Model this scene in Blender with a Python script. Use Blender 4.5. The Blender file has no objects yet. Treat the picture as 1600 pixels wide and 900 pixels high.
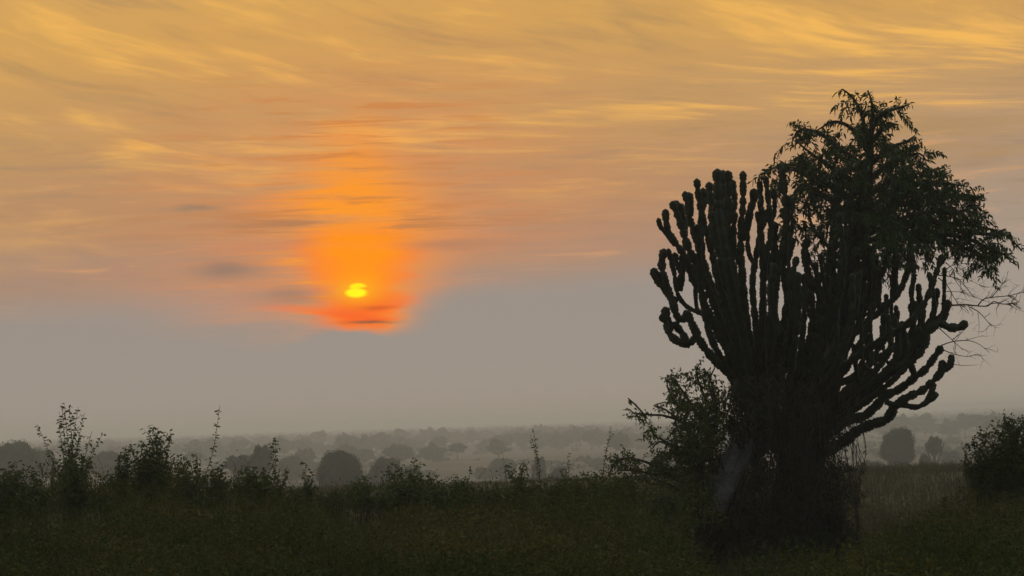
import bpy, math, random
import numpy as np
from mathutils import Vector, Matrix, noise as mnoise

R = math.radians
rng = np.random.default_rng(7)
random.seed(7)
scene = bpy.context.scene

# ------------------------------------------------------------------ camera
CAM = np.array([0.0, 0.0, 2.6])
FPX = 3764.0                                   # focal length in photo pixels (1600 wide)
pitch, roll = math.atan(209.0 / FPX), R(1.78)
Fv = np.array([0, math.cos(pitch), math.sin(pitch)])
Rv0 = np.array([1.0, 0, 0]); Uv0 = np.cross(Rv0, Fv)
Rv = math.cos(roll) * Rv0 - math.sin(roll) * Uv0
Uv = math.sin(roll) * Rv0 + math.cos(roll) * Uv0
cd = bpy.data.cameras.new('camera'); co = bpy.data.objects.new('camera', cd)
scene.collection.objects.link(co)
m = Matrix(((Rv[0], Uv[0], -Fv[0], CAM[0]), (Rv[1], Uv[1], -Fv[1], CAM[1]),
            (Rv[2], Uv[2], -Fv[2], CAM[2]), (0, 0, 0, 1)))
co.matrix_world = m
cd.sensor_width = 36; cd.lens = 36 * FPX / 1600
cd.clip_start = 0.1; cd.clip_end = 40000
scene.camera = co

def ray(px, py):
    return Fv + Rv * (px - 800) / FPX + Uv * (450 - py) / FPX
def P(px, py, Y):
    d = ray(px, py)
    return CAM + d * (Y / d[1])
def PV(px, py, Y):                              # vectorised
    px = np.asarray(px, float); py = np.asarray(py, float); Y = np.asarray(Y, float)
    d = Fv[None] + Rv[None] * ((px - 800) / FPX)[:, None] + Uv[None] * ((450 - py) / FPX)[:, None]
    return CAM[None] + d * (Y / d[:, 1])[:, None]
def azel(px, py):
    d = ray(px, py); d = d / np.linalg.norm(d)
    return math.degrees(math.atan2(d[0], d[1])), math.degrees(math.asin(d[2]))

# ------------------------------------------------------------------ world: dawn sky
SUN_AZ, SUN_EL = azel(556, 455)
world = bpy.data.worlds.new('World'); scene.world = world
world.use_nodes = True
nt = world.node_tree
for n in list(nt.nodes): nt.nodes.remove(n)
L = nt.links

class S:                                        # a float socket with arithmetic
    def __init__(s, sock): s.s = sock
    def __add__(a, b): return mth('ADD', a, b)
    __radd__ = __add__
    def __sub__(a, b): return mth('SUBTRACT', a, b)
    def __rsub__(a, b): return mth('SUBTRACT', b, a)
    def __mul__(a, b): return mth('MULTIPLY', a, b)
    __rmul__ = __mul__
    def __truediv__(a, b): return mth('DIVIDE', a, b)
def plug(sock, v):
    if isinstance(v, S): L.new(v.s, sock)
    else: sock.default_value = v
def mth(op, a, b=None, clamp=False):
    n = nt.nodes.new('ShaderNodeMath'); n.operation = op; n.use_clamp = clamp
    plug(n.inputs[0], a)
    if b is not None: plug(n.inputs[1], b)
    return S(n.outputs[0])
def sstep(a, b, x):
    n = nt.nodes.new('ShaderNodeMapRange'); n.interpolation_type = 'SMOOTHSTEP'
    plug(n.inputs[0], x); plug(n.inputs[1], a); plug(n.inputs[2], b)
    n.inputs[3].default_value = 0; n.inputs[4].default_value = 1
    return S(n.outputs[0])
def gauss(x, w):
    q = x / w
    return mth('EXPONENT', q * q * -1.0)
def vec(x, y, z=0.0):
    n = nt.nodes.new('ShaderNodeCombineXYZ')
    plug(n.inputs[0], x); plug(n.inputs[1], y); plug(n.inputs[2], z)
    return n.outputs[0]
def nz(x, y, z=0.0, detail=5, rough=0.55, dist=0.0):
    n = nt.nodes.new('ShaderNodeTexNoise'); n.noise_dimensions = '3D'
    L.new(vec(x, y, z), n.inputs['Vector'])
    n.inputs['Scale'].default_value = 1; n.inputs['Detail'].default_value = detail
    n.inputs['Roughness'].default_value = rough; n.inputs['Distortion'].default_value = dist
    return S(n.outputs['Fac'])
def mixc(a, b, t):
    n = nt.nodes.new('ShaderNodeMix'); n.data_type = 'RGBA'; n.clamp_factor = True
    plug(n.inputs[0], t)
    for sock, v in ((n.inputs[6], a), (n.inputs[7], b)):
        if isinstance(v, tuple): sock.default_value = (*v, 1)
        else: L.new(v, sock)
    return n.outputs[2]
def mulc(a, b):
    n = nt.nodes.new('ShaderNodeMix'); n.data_type = 'RGBA'; n.blend_type = 'MULTIPLY'
    n.inputs[0].default_value = 1
    for sock, v in ((n.inputs[6], a), (n.inputs[7], b)):
        if isinstance(v, tuple): sock.default_value = (*v, 1)
        else: L.new(v, sock)
    return n.outputs[2]
def lin(r, g, b):
    f = lambda c: (c / 255 / 12.92) if c <= 10 else ((c / 255 + 0.055) / 1.055) ** 2.4
    return (f(r), f(g), f(b))

tc = nt.nodes.new('ShaderNodeTexCoord')
sx = nt.nodes.new('ShaderNodeSeparateXYZ'); L.new(tc.outputs['Generated'], sx.inputs[0])
X, Yc, Z = S(sx.outputs[0]), S(sx.outputs[1]), S(sx.outputs[2])
az = mth('ARCTAN2', X, Yc) * 57.29578
el = mth('ARCSINE', Z) * 57.29578
su, se = az - SUN_AZ, el - SUN_EL + (az - SUN_AZ) * 0.0       # degrees right of / above the sun
tilt = el + az * 0.031 * -1.0                                   # layers of haze lie a touch off level

# base gradient with elevation
ramp = nt.nodes.new('ShaderNodeValToRGB'); ramp.color_ramp.interpolation = 'EASE'
plug(ramp.inputs[0], tilt / 12.0)
stops = [(0.0, lin(158, 145, 132)), (0.10, lin(158, 147, 136)), (0.24, lin(156, 145, 136)),
         (0.34, lin(171, 139, 116)), (0.45, lin(184, 142, 103)), (0.62, lin(198, 153, 98)),
         (0.80, lin(212, 162, 90)), (1.0, lin(222, 170, 94))]
cr = ramp.color_ramp
while len(cr.elements) > 1: cr.elements.remove(cr.elements[0])
cr.elements[0].position = 0; cr.elements[0].color = (*stops[0][1], 1)
for p, c in stops[1:]:
    e = cr.elements.new(p); e.color = (*c, 1)
col = ramp.outputs[0]
# cooler and greyer away to the right
right = sstep(2.0, 13.0, az) * sstep(9.5, 3.0, el)
col = mixc(col, lin(166, 154, 139), right * 0.7)

# cirrus: streaks that sweep down to the right, growing stronger with height
warp = nz(az * 0.09, el * 0.16, 3.0, 2) - 0.5
el2 = el + (az + 13.0) * sstep(4.5, 9.0, el) * 0.27 + warp * 1.5
cir = nz(az * 0.16, el2 * 0.80, 0.0, 7, 0.55, 0.45)
cir2 = nz(az * 0.40, el2 * 2.6, 8.0, 7, 0.54, 0.5)
cir3 = nz(az * 0.8 + warp * 3.0, el2 * 7.5, 15.0, 6, 0.62, 0.6)
big = nz(az * 0.09, el * 0.28, 21.0, 3)
streak = (cir - 0.5) * 3.0 + (cir2 - 0.5) * 1.6 + (cir3 - 0.5) * 0.45 + (big - 0.5) * 2.4
amt = sstep(2.5, 7.5, tilt)
up = sstep(0.0, 0.95, streak * amt)
dn = sstep(0.0, 0.9, streak * amt * -1.0)
col = mixc(col, lin(252, 190, 92), up * 0.86)
col = mixc(col, lin(176, 140, 94), dn * 0.78)
# low level streaks, level and thin
low = nz(az * 0.34, el * 3.0, 40.0, 7, 0.62, 0.5)
lowm = sstep(2.9, 4.2, tilt) * sstep(9.0, 6.0, tilt)
col = mixc(col, lin(222, 165, 112), sstep(0.54, 0.74, low) * lowm * 0.55)
col = mixc(col, lin(150, 128, 108), sstep(0.50, 0.28, low) * lowm * 0.42)

# glow of the sun spread through the thin cloud
edge = (nz(az * 0.6, el * 2.5, 60.0, 5, 0.6, 0.3) - 0.5) * 0.7
soft = (nz(az * 0.35, el * 1.1, 64.0, 4, 0.55, 0.2) - 0.5)
streaks = nz(az * 0.28, el * 4.0, 77.0, 6, 0.62, 0.3)
sw = (streaks - 0.5)
# top of the dull bank below the sun: lowest under it, higher to the sides
bank_h = -0.85 + sstep(0.5, 3.2, su) * 1.40 + sstep(-1.3, -6.0, su) * 0.55
bsoft = 0.19 + sstep(0.3, 2.2, mth('ABSOLUTE', su)) * 0.55
clear = sstep(bsoft * -1.0, bsoft, se - bank_h + edge * 0.35 + soft * 0.8)
wide = gauss(su - 0.3, 5.0) * sstep(8.0, 0.8, se) * clear
col = mixc(col, lin(226, 142, 84), wide * (0.62 + sw * 1.8))
hw = 1.10 + sstep(0.0, 1.4, se) * 0.55 + sstep(1.6, 4.0, se) * -0.9
col_glow = gauss(su + sw * 2.2 - 0.15, hw) * sstep(5.0, 1.6, se + sw * 1.2) * clear
col = mixc(col, lin(255, 154, 42), col_glow * (1.12 + sw * 3.0))
core_hw = 0.42 + sstep(-0.5, 1.1, se) * 0.52
d_core = mth('ABSOLUTE', su - 0.12 + soft * 0.5) - core_hw
col = mixc(col, lin(255, 120, 48), sstep(0.95, -0.30, d_core + edge * 1.4 + sw * 2.4) * sstep(1.9, 0.6, se) * clear * 0.80)
core = sstep(0.60, -0.60, d_core + edge * 1.0 + sw * 1.2) * sstep(1.50, 1.22, se + edge * 0.15 + sw * 0.15) * clear
col = mixc(col, (1.08, 0.30, 0.0), core)
# the reddest light hugs the lower edge
red = sstep(0.15, -0.6, se) * sstep(1.45, 0.2, mth('ABSOLUTE', su - 0.05 + sw * 2.4)) * clear
col = mixc(col, lin(255, 92, 22), red * 0.85)
tail = gauss(se + 0.52 + su * 0.10, 0.10) * gauss(su + 1.3, 0.9)
col = mixc(col, lin(250, 118, 60), tail * 0.55)
# thin dark wisps over the glow
wisp = nz(az * 0.40, el * 6.0, 90.0, 5, 0.6, 0.4)
wm = gauss(se - 1.62, 0.34) * sstep(0.2, 1.3, mth('ABSOLUTE', su)) * gauss(su, 4.5)
col = mixc(col, lin(184, 124, 80), wm * 0.85 * sstep(0.42, 0.60, wisp))
col = mixc(col, lin(205, 126, 62), sstep(0.52, 0.66, wisp) * gauss(su, 4.0) * sstep(1.3, 2.0, se) * sstep(6.0, 4.0, se) * 0.6)
for (px, py, wx, wy, c, k) in ((305, 326, .62, .07, (140, 120, 102), .6), (358, 421, .7, .22, (142, 118, 104), .7),
                              (455, 462, .8, .20, (150, 118, 100), .55), (578, 504, .60, .035, (130, 84, 60), .9), (585, 481, .40, .05, (200, 76, 30), .6),
                              (700, 382, 1.3, .14, (176, 124, 96), .6), (430, 350, 1.3, .10, (176, 126, 90), .6), (420, 385, 1.4, .10, (214, 134, 90), .5)):
    a0, e0 = azel(px, py)
    col = mixc(col, lin(*c), gauss(az - a0 + soft * 1.2, wx) * gauss(el - e0 + edge * 0.30, wy) * k)
# the disc, half veiled by cloud bars
a0, e0 = azel(556, 457)
ra = (az - a0) / 0.24; rb = (el - e0) / 0.11
disc = sstep(1.35, 0.70, mth('SQRT', ra * ra + rb * rb) + edge * 0.9)
a1, e1 = azel(559, 448)
ra = (az - a1) / 0.20; rb = (el - e1) / 0.085
disc2 = sstep(1.3, 0.7, mth('SQRT', ra * ra + rb * rb) + edge * 0.5)
halo = gauss(su, 0.50) * gauss(se, 0.28)
col = mixc(col, lin(255, 178, 0), halo * 0.9)
col = mixc(col, (1.4, 0.95, 0.0), mth('MAXIMUM', disc, disc2 * 0.8))
a2, e2 = azel(569, 450)
col = mixc(col, lin(255, 150, 0), gauss(az - a2, .10) * gauss(el - e2, .022) * .8)

# outside the view the sky is bluer, brightened to light the haze
sky = nt.nodes.new('ShaderNodeTexSky'); sky.sky_type = 'NISHITA'; sky.sun_disc = False
sky.sun_elevation = R(SUN_EL); sky.sun_rotation = R(SUN_AZ)
sky.dust_density = 4; sky.air_density = 1.2; sky.ozone_density = 2
dim = nt.nodes.new('ShaderNodeVectorMath'); dim.operation = 'SCALE'
L.new(sky.outputs[0], dim.inputs[0]); dim.inputs['Scale'].default_value = 0.10
sky_floor = mixc(dim.outputs[0], (0.60, 0.66, 0.69), 0.90)
away = sstep(16.0, 80.0, mth('ABSOLUTE', az))
high = sstep(12.0, 34.0, el)
col = mixc(col, sky_floor, mth('MAXIMUM', away, high) * 0.95)
# the half of the sky behind the camera is still dim
col = mixc(col, (0.10, 0.11, 0.125), sstep(70.0, 150.0, mth('ABSOLUTE', az)) * 0.8)
bg = nt.nodes.new('ShaderNodeBackground'); L.new(col, bg.inputs[0]); bg.inputs[1].default_value = 1.0
wo = nt.nodes.new('ShaderNodeOutputWorld'); L.new(bg.outputs[0], wo.inputs[0])
world.cycles.sampling_method = 'MANUAL'; world.cycles.sample_map_resolution = 1024

# ------------------------------------------------------------------ sun, exposure
sd = bpy.data.lights.new('sun', 'SUN'); sd.energy = 0.06; sd.angle = R(0.6); sd.color = (1.0, 0.55, 0.28)
so = bpy.data.objects.new('sun', sd); scene.collection.objects.link(so)
sdir = Vector((math.sin(R(SUN_AZ)) * math.cos(R(SUN_EL)), math.cos(R(SUN_AZ)) * math.cos(R(SUN_EL)), math.sin(R(SUN_EL))))
so.rotation_euler = sdir.to_track_quat('Z', 'Y').to_euler()
so.location = (0, 30, 20)
scene.view_settings.view_transform = 'Standard'; scene.view_settings.look = 'None'
scene.view_settings.gamma = 1; scene.view_settings.use_curve_mapping = False
scene.view_settings.exposure = 0
scene.cycles.volume_bounces = 8
scene.cycles.max_bounces = 12; scene.cycles.diffuse_bounces = 2; scene.cycles.glossy_bounces = 2
scene.cycles.use_denoising = True
HAZE_DENSITY = 0.00064

# ------------------------------------------------------------------ helpers
class MB:
    def __init__(s): s.v = []; s.f3 = []; s.f4 = []; s.n = 0
    def add(s, v, f4=None, f3=None):
        v = np.asarray(v, float).reshape(-1, 3)
        if f4 is not None and len(f4): s.f4.append(np.asarray(f4, int).reshape(-1, 4) + s.n)
        if f3 is not None and len(f3): s.f3.append(np.asarray(f3, int).reshape(-1, 3) + s.n)
        s.v.append(v); s.n += len(v)
    def mesh(s, name, mat, smooth=False):
        me = bpy.data.meshes.new(name)
        v = np.concatenate(s.v)
        f4 = np.concatenate(s.f4) if s.f4 else np.zeros((0, 4), int)
        f3 = np.concatenate(s.f3) if s.f3 else np.zeros((0, 3), int)
        loops = np.concatenate([f4.ravel(), f3.ravel()]).astype(np.int32)
        tot = np.concatenate([np.full(len(f4), 4), np.full(len(f3), 3)]).astype(np.int32)
        st = np.concatenate([[0], np.cumsum(tot)[:-1]]).astype(np.int32)
        me.vertices.add(len(v)); me.vertices.foreach_set('co', v.astype(np.float32).ravel())
        me.loops.add(len(loops)); me.loops.foreach_set('vertex_index', loops)
        me.polygons.add(len(tot)); me.polygons.foreach_set('loop_start', st)
        me.update(calc_edges=True); me.validate()
        if smooth: me.polygons.foreach_set('use_smooth', np.ones(len(me.polygons), bool))
        me.materials.append(mat)
        return me
    def build(s, name, mat, parent=None, smooth=False, origin=None):
        if not s.v: return None
        if origin is not None:
            s.v = [a - np.asarray(origin)[None] for a in s.v]
        o = bpy.data.objects.new(name, s.mesh(name, mat, smooth))
        scene.collection.objects.link(o)
        if parent is not None: o.parent = parent
        elif origin is not None: o.location = origin
        return o

def tag(o, label=None, cat=None, group=None, kind=None):
    if label: o['label'] = label
    if cat: o['category'] = cat
    if group: o['group'] = group
    if kind: o['kind'] = kind
    return o
def thing(name, label, cat, loc=(0, 0, 0), group=None):
    o = bpy.data.objects.new(name, None); scene.collection.objects.link(o)
    o.empty_display_size = 0.2
    o.location = tuple(float(c) for c in loc)
    return tag(o, label, cat, group)

def spline(pts, step):
    """Catmull-Rom resample, pts (n,3+) -> roughly even samples"""
    p = np.asarray(pts, float)
    if len(p) == 2: p = np.array([p[0], (p[0] + p[1]) / 2, p[1]])
    q = np.vstack([2 * p[0] - p[1], p, 2 * p[-1] - p[-2]])
    out = []
    for i in range(1, len(q) - 2):
        n = max(2, int(np.linalg.norm(q[i + 1][:3] - q[i][:3]) / step))
        t = np.linspace(0, 1, n, endpoint=False)[:, None]
        a, b, c, d = q[i - 1], q[i], q[i + 1], q[i + 2]
        out.append(0.5 * ((2 * b) + (-a + c) * t + (2 * a - 5 * b + 4 * c - d) * t ** 2 + (-a + 3 * b - 3 * c + d) * t ** 3))
    out.append(p[-1][None])
    return np.vstack(out)

def frames(p):
    t = np.gradient(p, axis=0); t /= np.linalg.norm(t, axis=1)[:, None] + 1e-9
    ref = np.array([0.13, 1.0, 0.07]); ref /= np.linalg.norm(ref)
    n = np.cross(t, ref); n /= np.linalg.norm(n, axis=1)[:, None] + 1e-9
    return n, np.cross(t, n)

def tube(mb, p, r, k=5):
    """tapered tube through points p with radii r (array)"""
    p = np.asarray(p, float); r = np.broadcast_to(np.asarray(r, float), (len(p),))
    n, b = frames(p)
    a = np.arange(k) * 2 * math.pi / k
    v = p[:, None] + (n[:, None] * np.cos(a)[None, :, None] + b[:, None] * np.sin(a)[None, :, None]) * r[:, None, None]
    i = np.arange(len(p) - 1)[:, None] * k; j = np.arange(k)[None]; j2 = (j + 1) % k
    f = np.stack([i + j, i + j2, i + k + j2, i + k + j], -1).reshape(-1, 4)
    m0 = len(p) * k
    vv = np.vstack([v.reshape(-1, 3), p[0], p[-1]])
    c0 = np.stack([np.full(k, m0), (np.arange(k) + 1) % k, np.arange(k)], -1)
    e = (len(p) - 1) * k
    c1 = np.stack([np.full(k, m0 + 1), e + np.arange(k), e + (np.arange(k) + 1) % k], -1)
    mb.add(vv, f, np.vstack([c0, c1]))

def unit(v): return v / (np.linalg.norm(v, axis=-1, keepdims=True) + 1e-9)

def leaves(mb, base, d, ln, wd, fold=0.25, curl=0.25, rg=rng):
    """many leaves at once: base (n,3), direction (n,3), length, width; six-vertex lance shape, folded and curled"""
    n = len(base); d = unit(d)
    side = unit(np.cross(d, rg.normal(size=(n, 3)))); nrm = np.cross(side, d)
    ln = np.broadcast_to(ln, (n,))[:, None]; wd = np.broadcast_to(wd, (n,))[:, None]
    down = np.array([0, 0, -1.0])
    m1 = base + d * ln * 0.33; m2 = base + d * ln * 0.7 + down * ln * curl * 0.35
    tip = base + d * ln + down * ln * curl
    up = nrm * wd * fold
    v = np.stack([base, m1 + side * wd * .5 + up, m1 - side * wd * .5 + up, m2 + side * wd * .38 + up, m2 - side * wd * .38 + up,
                  tip, m1 - up * .2, m2 - up * .2], 1)
    k = np.arange(n)[:, None] * 8
    f4 = np.stack([k + np.array([1, 3, 7, 6]), k + np.array([6, 7, 4, 2])], 1).reshape(-1, 4)
    f3 = np.stack([k + np.array([0, 1, 6]), k + np.array([0, 6, 2]), k + np.array([3, 5, 7]), k + np.array([7, 5, 4])], 1).reshape(-1, 3)
    mb.add(v.reshape(-1, 3), f4, f3)

def quads(mb, c, size, rg=rng):
    """simple leaf-clump faces, irregular four-sided"""
    n = len(c); a = unit(rg.normal(size=(n, 3))); b = unit(np.cross(a, rg.normal(size=(n, 3))))
    s = np.broadcast_to(size, (n,))[:, None]
    j = lambda: rg.uniform(.5, 1.1, (n, 1))
    v = np.stack([c + a * s * j(), c + b * s * j() * .7, c - a * s * j(), c - b * s * j() * .7], 1)
    mb.add(v.reshape(-1, 3), np.arange(n)[:, None] * 4 + np.arange(4)[None])

def blades(mb, base, h, w, lean, rg=rng):
    n = len(base)
    th = rg.uniform(0, 2 * math.pi, n); ld = np.stack([np.cos(th), np.sin(th), np.zeros(n)], 1) * (rg.uniform(0.1, 1, n) * lean)[:, None]
    ph = rg.uniform(0, 2 * math.pi, n); sd_ = np.stack([np.cos(ph), np.sin(ph), np.zeros(n)], 1)
    h = np.broadcast_to(h, (n,))[:, None]; w = np.broadcast_to(w, (n,))[:, None]
    z = np.array([0, 0, 1.0])
    p1 = base + (z + ld * .35) * h * .55; p2 = base + (z * .93 + ld) * h
    v = np.stack([base - sd_ * w / 2, base + sd_ * w / 2, p1 + sd_ * w * .4, p1 - sd_ * w * .4, p2], 1)
    k = np.arange(n)[:, None] * 5
    mb.add(v.reshape(-1, 3), k + np.array([0, 1, 2, 3]), k + np.array([3, 2, 4]))

# ------------------------------------------------------------------ materials
def mat(name, c1, c2, scale=4.0, rough=0.8, bump=0.0, trans=0.0, spec=0.2, detail=6, c3=None):
    mt = bpy.data.materials.new(name); mt.use_nodes = True
    t = mt.node_tree; b = t.nodes['Principled BSDF']
    tcn = t.nodes.new('ShaderNodeTexCoord'); nn = t.nodes.new('ShaderNodeTexNoise')
    nn.inputs['Scale'].default_value = scale; nn.inputs['Detail'].default_value = detail; nn.inputs['Roughness'].default_value = 0.65
    t.links.new(tcn.outputs['Object'], nn.inputs['Vector'])
    rp = t.nodes.new('ShaderNodeValToRGB'); t.links.new(nn.outputs['Fac'], rp.inputs[0])
    e = rp.color_ramp.elements; e[0].position = .33; e[1].position = .67
    e[0].color = (*c1, 1); e[1].color = (*c2, 1)
    if c3 is not None:
        x = e.new(.52); x.color = (*c3, 1)
    t.links.new(rp.outputs[0], b.inputs['Base Color'])
    b.inputs['Roughness'].default_value = rough
    b.inputs['Specular IOR Level'].default_value = spec
    if bump:
        bn = t.nodes.new('ShaderNodeBump'); bn.inputs['Strength'].default_value = bump; bn.inputs['Distance'].default_value = 0.05
        n2 = t.nodes.new('ShaderNodeTexNoise'); n2.inputs['Scale'].default_value = scale * 5; n2.inputs['Detail'].default_value = 6
        t.links.new(tcn.outputs['Object'], n2.inputs['Vector'])
        t.links.new(n2.outputs['Fac'], bn.inputs['Height']); t.links.new(bn.outputs[0], b.inputs['Normal'])
    if trans:
        out = t.nodes['Material Output']; tr = t.nodes.new('ShaderNodeBsdfTranslucent'); mx = t.nodes.new('ShaderNodeMixShader')
        t.links.new(rp.outputs[0], tr.inputs[0]); mx.inputs[0].default_value = trans
        t.links.new(b.outputs[0], mx.inputs[1]); t.links.new(tr.outputs[0], mx.inputs[2]); t.links.new(mx.outputs[0], out.inputs[0])
    return mt

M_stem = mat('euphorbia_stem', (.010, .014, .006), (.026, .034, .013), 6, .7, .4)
M_trunk = mat('pale_bark', (.14, .135, .13), (.36, .35, .34), 5, .9, .9, c3=(.25, .245, .24))
M_bark = mat('dark_bark', (.030, .024, .018), (.07, .06, .048), 6, .9, .6)
M_leaf = mat('tree_leaf', (.016, .038, .006), (.050, .090, .013), 1.6, .55, 0, .30, .3)
M_leaf2 = mat('creeper_leaf', (.016, .020, .007), (.042, .046, .016), 2.0, .6, 0, .25, .2)
M_leaf3 = mat('shrub_leaf', (.036, .060, .008), (.095, .120, .022), 1.3, .6, 0, .25, .2)
M_under = mat('undergrowth', (.032, .050, .007), (.125, .094, .020), .38, .75, 0, .2, .1, 4, (.058, .068, .011))
M_grass = mat('grass', (.045, .050, .018), (.12, .095, .045), .35, .8, 0, .2, .1, 4, (.075, .070, .028))
M_twig = mat('dry_twig', (.07, .055, .045), (.15, .12, .10), 8, .9)
M_far = mat('distant_foliage', (.022, .032, .018), (.060, .070, .036), .30, .85, 0, 0, .1, 4)
M_ground = mat('savanna_ground', (.05, .045, .022), (.19, .125, .08), .012, .95, 0, 0, .05, 9, (.10, .080, .045))

# ------------------------------------------------------------------ terrain
def sm(a, b, x):
    t = np.clip((x - a) / (b - a), 0, 1); return t * t * (3 - 2 * t)
def terrain(x, y):
    x = np.asarray(x, float); y = np.asarray(y, float)
    z = -12.5 * sm(70, 470, y)
    z = z + 0.12 * np.sin(x * .21 + 1) * np.sin(y * .17) * sm(10, 40, y) + 0.9 * np.sin(x * .011 + 2) * np.sin(y * .009) * sm(200, 500, y)
    z = z + 5.0 * sm(1500, 2600, y) * sm(150, 900, x - y * 0.06)
    return z
def grid_sheet(name, xs, ys, material):
    gx, gy = np.meshgrid(xs, ys); v = np.stack([gx, gy, terrain(gx, gy)], -1).reshape(-1, 3)
    nx, ny = len(xs), len(ys)
    i = (np.arange(ny - 1)[:, None] * nx + np.arange(nx - 1)[None]).ravel()
    mb = MB(); mb.add(v, np.stack([i, i + 1, i + nx + 1, i + nx], 1))
    return mb.build(name, material, smooth=True)
u = np.linspace(-1, 1, 121); xs = np.sign(u) * (np.abs(u) ** 2.6) * 5000
ys = np.concatenate([np.linspace(-60, 120, 61), 120 + (np.linspace(0, 1, 90)[1:] ** 2.2) * 8800])
g = grid_sheet('ground', xs, ys, M_ground); tag(g, kind='structure')

# ------------------------------------------------------------------ haze
hz = MB()
x0, x1, y0, y1, z0, z1 = -6000, 6000, -400, 10500, -15.5, 9.6
vv = np.array([[a, b, c] for c in (z0, z1) for b in (y0, y1) for a in (x0, x1)])
hz.add(vv, [[0, 2, 3, 1], [4, 5, 7, 6], [0, 1, 5, 4], [2, 6, 7, 3], [0, 4, 6, 2], [1, 3, 7, 5]])
hm = bpy.data.materials.new('haze_air'); hm.use_nodes = True
t = hm.node_tree
for n in list(t.nodes): t.nodes.remove(n)
ho = t.nodes.new('ShaderNodeOutputMaterial'); hv = t.nodes.new('ShaderNodeVolumePrincipled')
hv.inputs['Color'].default_value = (.875, .975, .99, 1); hv.inputs['Density'].default_value = HAZE_DENSITY
hv.inputs['Anisotropy'].default_value = 0.6
t.links.new(hv.outputs[0], ho.inputs['Volume'])
o = hz.build('haze', hm); tag(o, kind='stuff')

# ------------------------------------------------------------------ the candelabra euphorbia
TY = 40.0                                       # distance of the tree
PXM = TY / FPX                                  # metres in one photo pixel there

def euph_stem(mb, pts, r0, r1, tip=True, rg=random, joint0=None):
    """ribbed, pinched succulent stem; pts in world metres, radii at base and tip"""
    p = spline(pts, 0.026)
    seg = np.linalg.norm(np.diff(p, axis=0), axis=1); s = np.concatenate([[0], np.cumsum(seg)]); Ltot = s[-1]
    k = 8
    base_r = r0 + (r1 - r0) * (s / Ltot)
    # pinches between yearly joints, counted back from the tip
    pinch = np.ones(len(s)); q = Ltot - rg.uniform(.17, .24)
    while q > 0.15:
        depth = rg.uniform(.24, .46) * (0.35 + 0.65 * min(1, q / Ltot + .25) ** 2)
        pinch *= 1 - depth * np.exp(-((s - q) / .034) ** 2)
        q -= rg.uniform(.14, .30)
    ph = rg.uniform(0, 6)
    teeth = 1 + 0.13 * np.sin(s * 2 * math.pi / rg.uniform(.055, .075) + ph) + .05 * np.sin(s * 17 + ph * 2)
    if tip:
        dt = np.clip((Ltot - s) / (r1 * 1.1), 0, 1)
        cap = np.sqrt(np.clip(1 - (1 - dt) ** 2, 0.0, 1))
        cap = np.maximum(cap, .12)
        bulge = 1 + .08 * np.exp(-((Ltot - s - .07) / .05) ** 2)
    else:
        cap = 1; bulge = 1
    n, b = frames(p)
    a = np.arange(k) * 2 * math.pi / k + rg.uniform(0, 1)
    rib = np.where(np.arange(k) % 2 == 0, 1.0, .58)[None]
    rr = (base_r * pinch * cap * bulge)[:, None] * (rib * np.where(np.arange(k)[None] % 2 == 0, teeth[:, None], 1))
    v = p[:, None] + (n[:, None] * np.cos(a)[None, :, None] + b[:, None] * np.sin(a)[None, :, None]) * rr[:, :, None]
    i = np.arange(len(p) - 1)[:, None] * k; j = np.arange(k)[None]; j2 = (j + 1) % k
    f = np.stack([i + j, i + j2, i + k + j2, i + k + j], -1).reshape(-1, 4)
    e = (len(p) - 1) * k
    vv = np.vstack([v.reshape(-1, 3), p[-1]])
    c1 = np.stack([np.full(k, len(p) * k), e + np.arange(k), e + (np.arange(k) + 1) % k], -1)
    mb.add(vv, f, c1)

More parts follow.
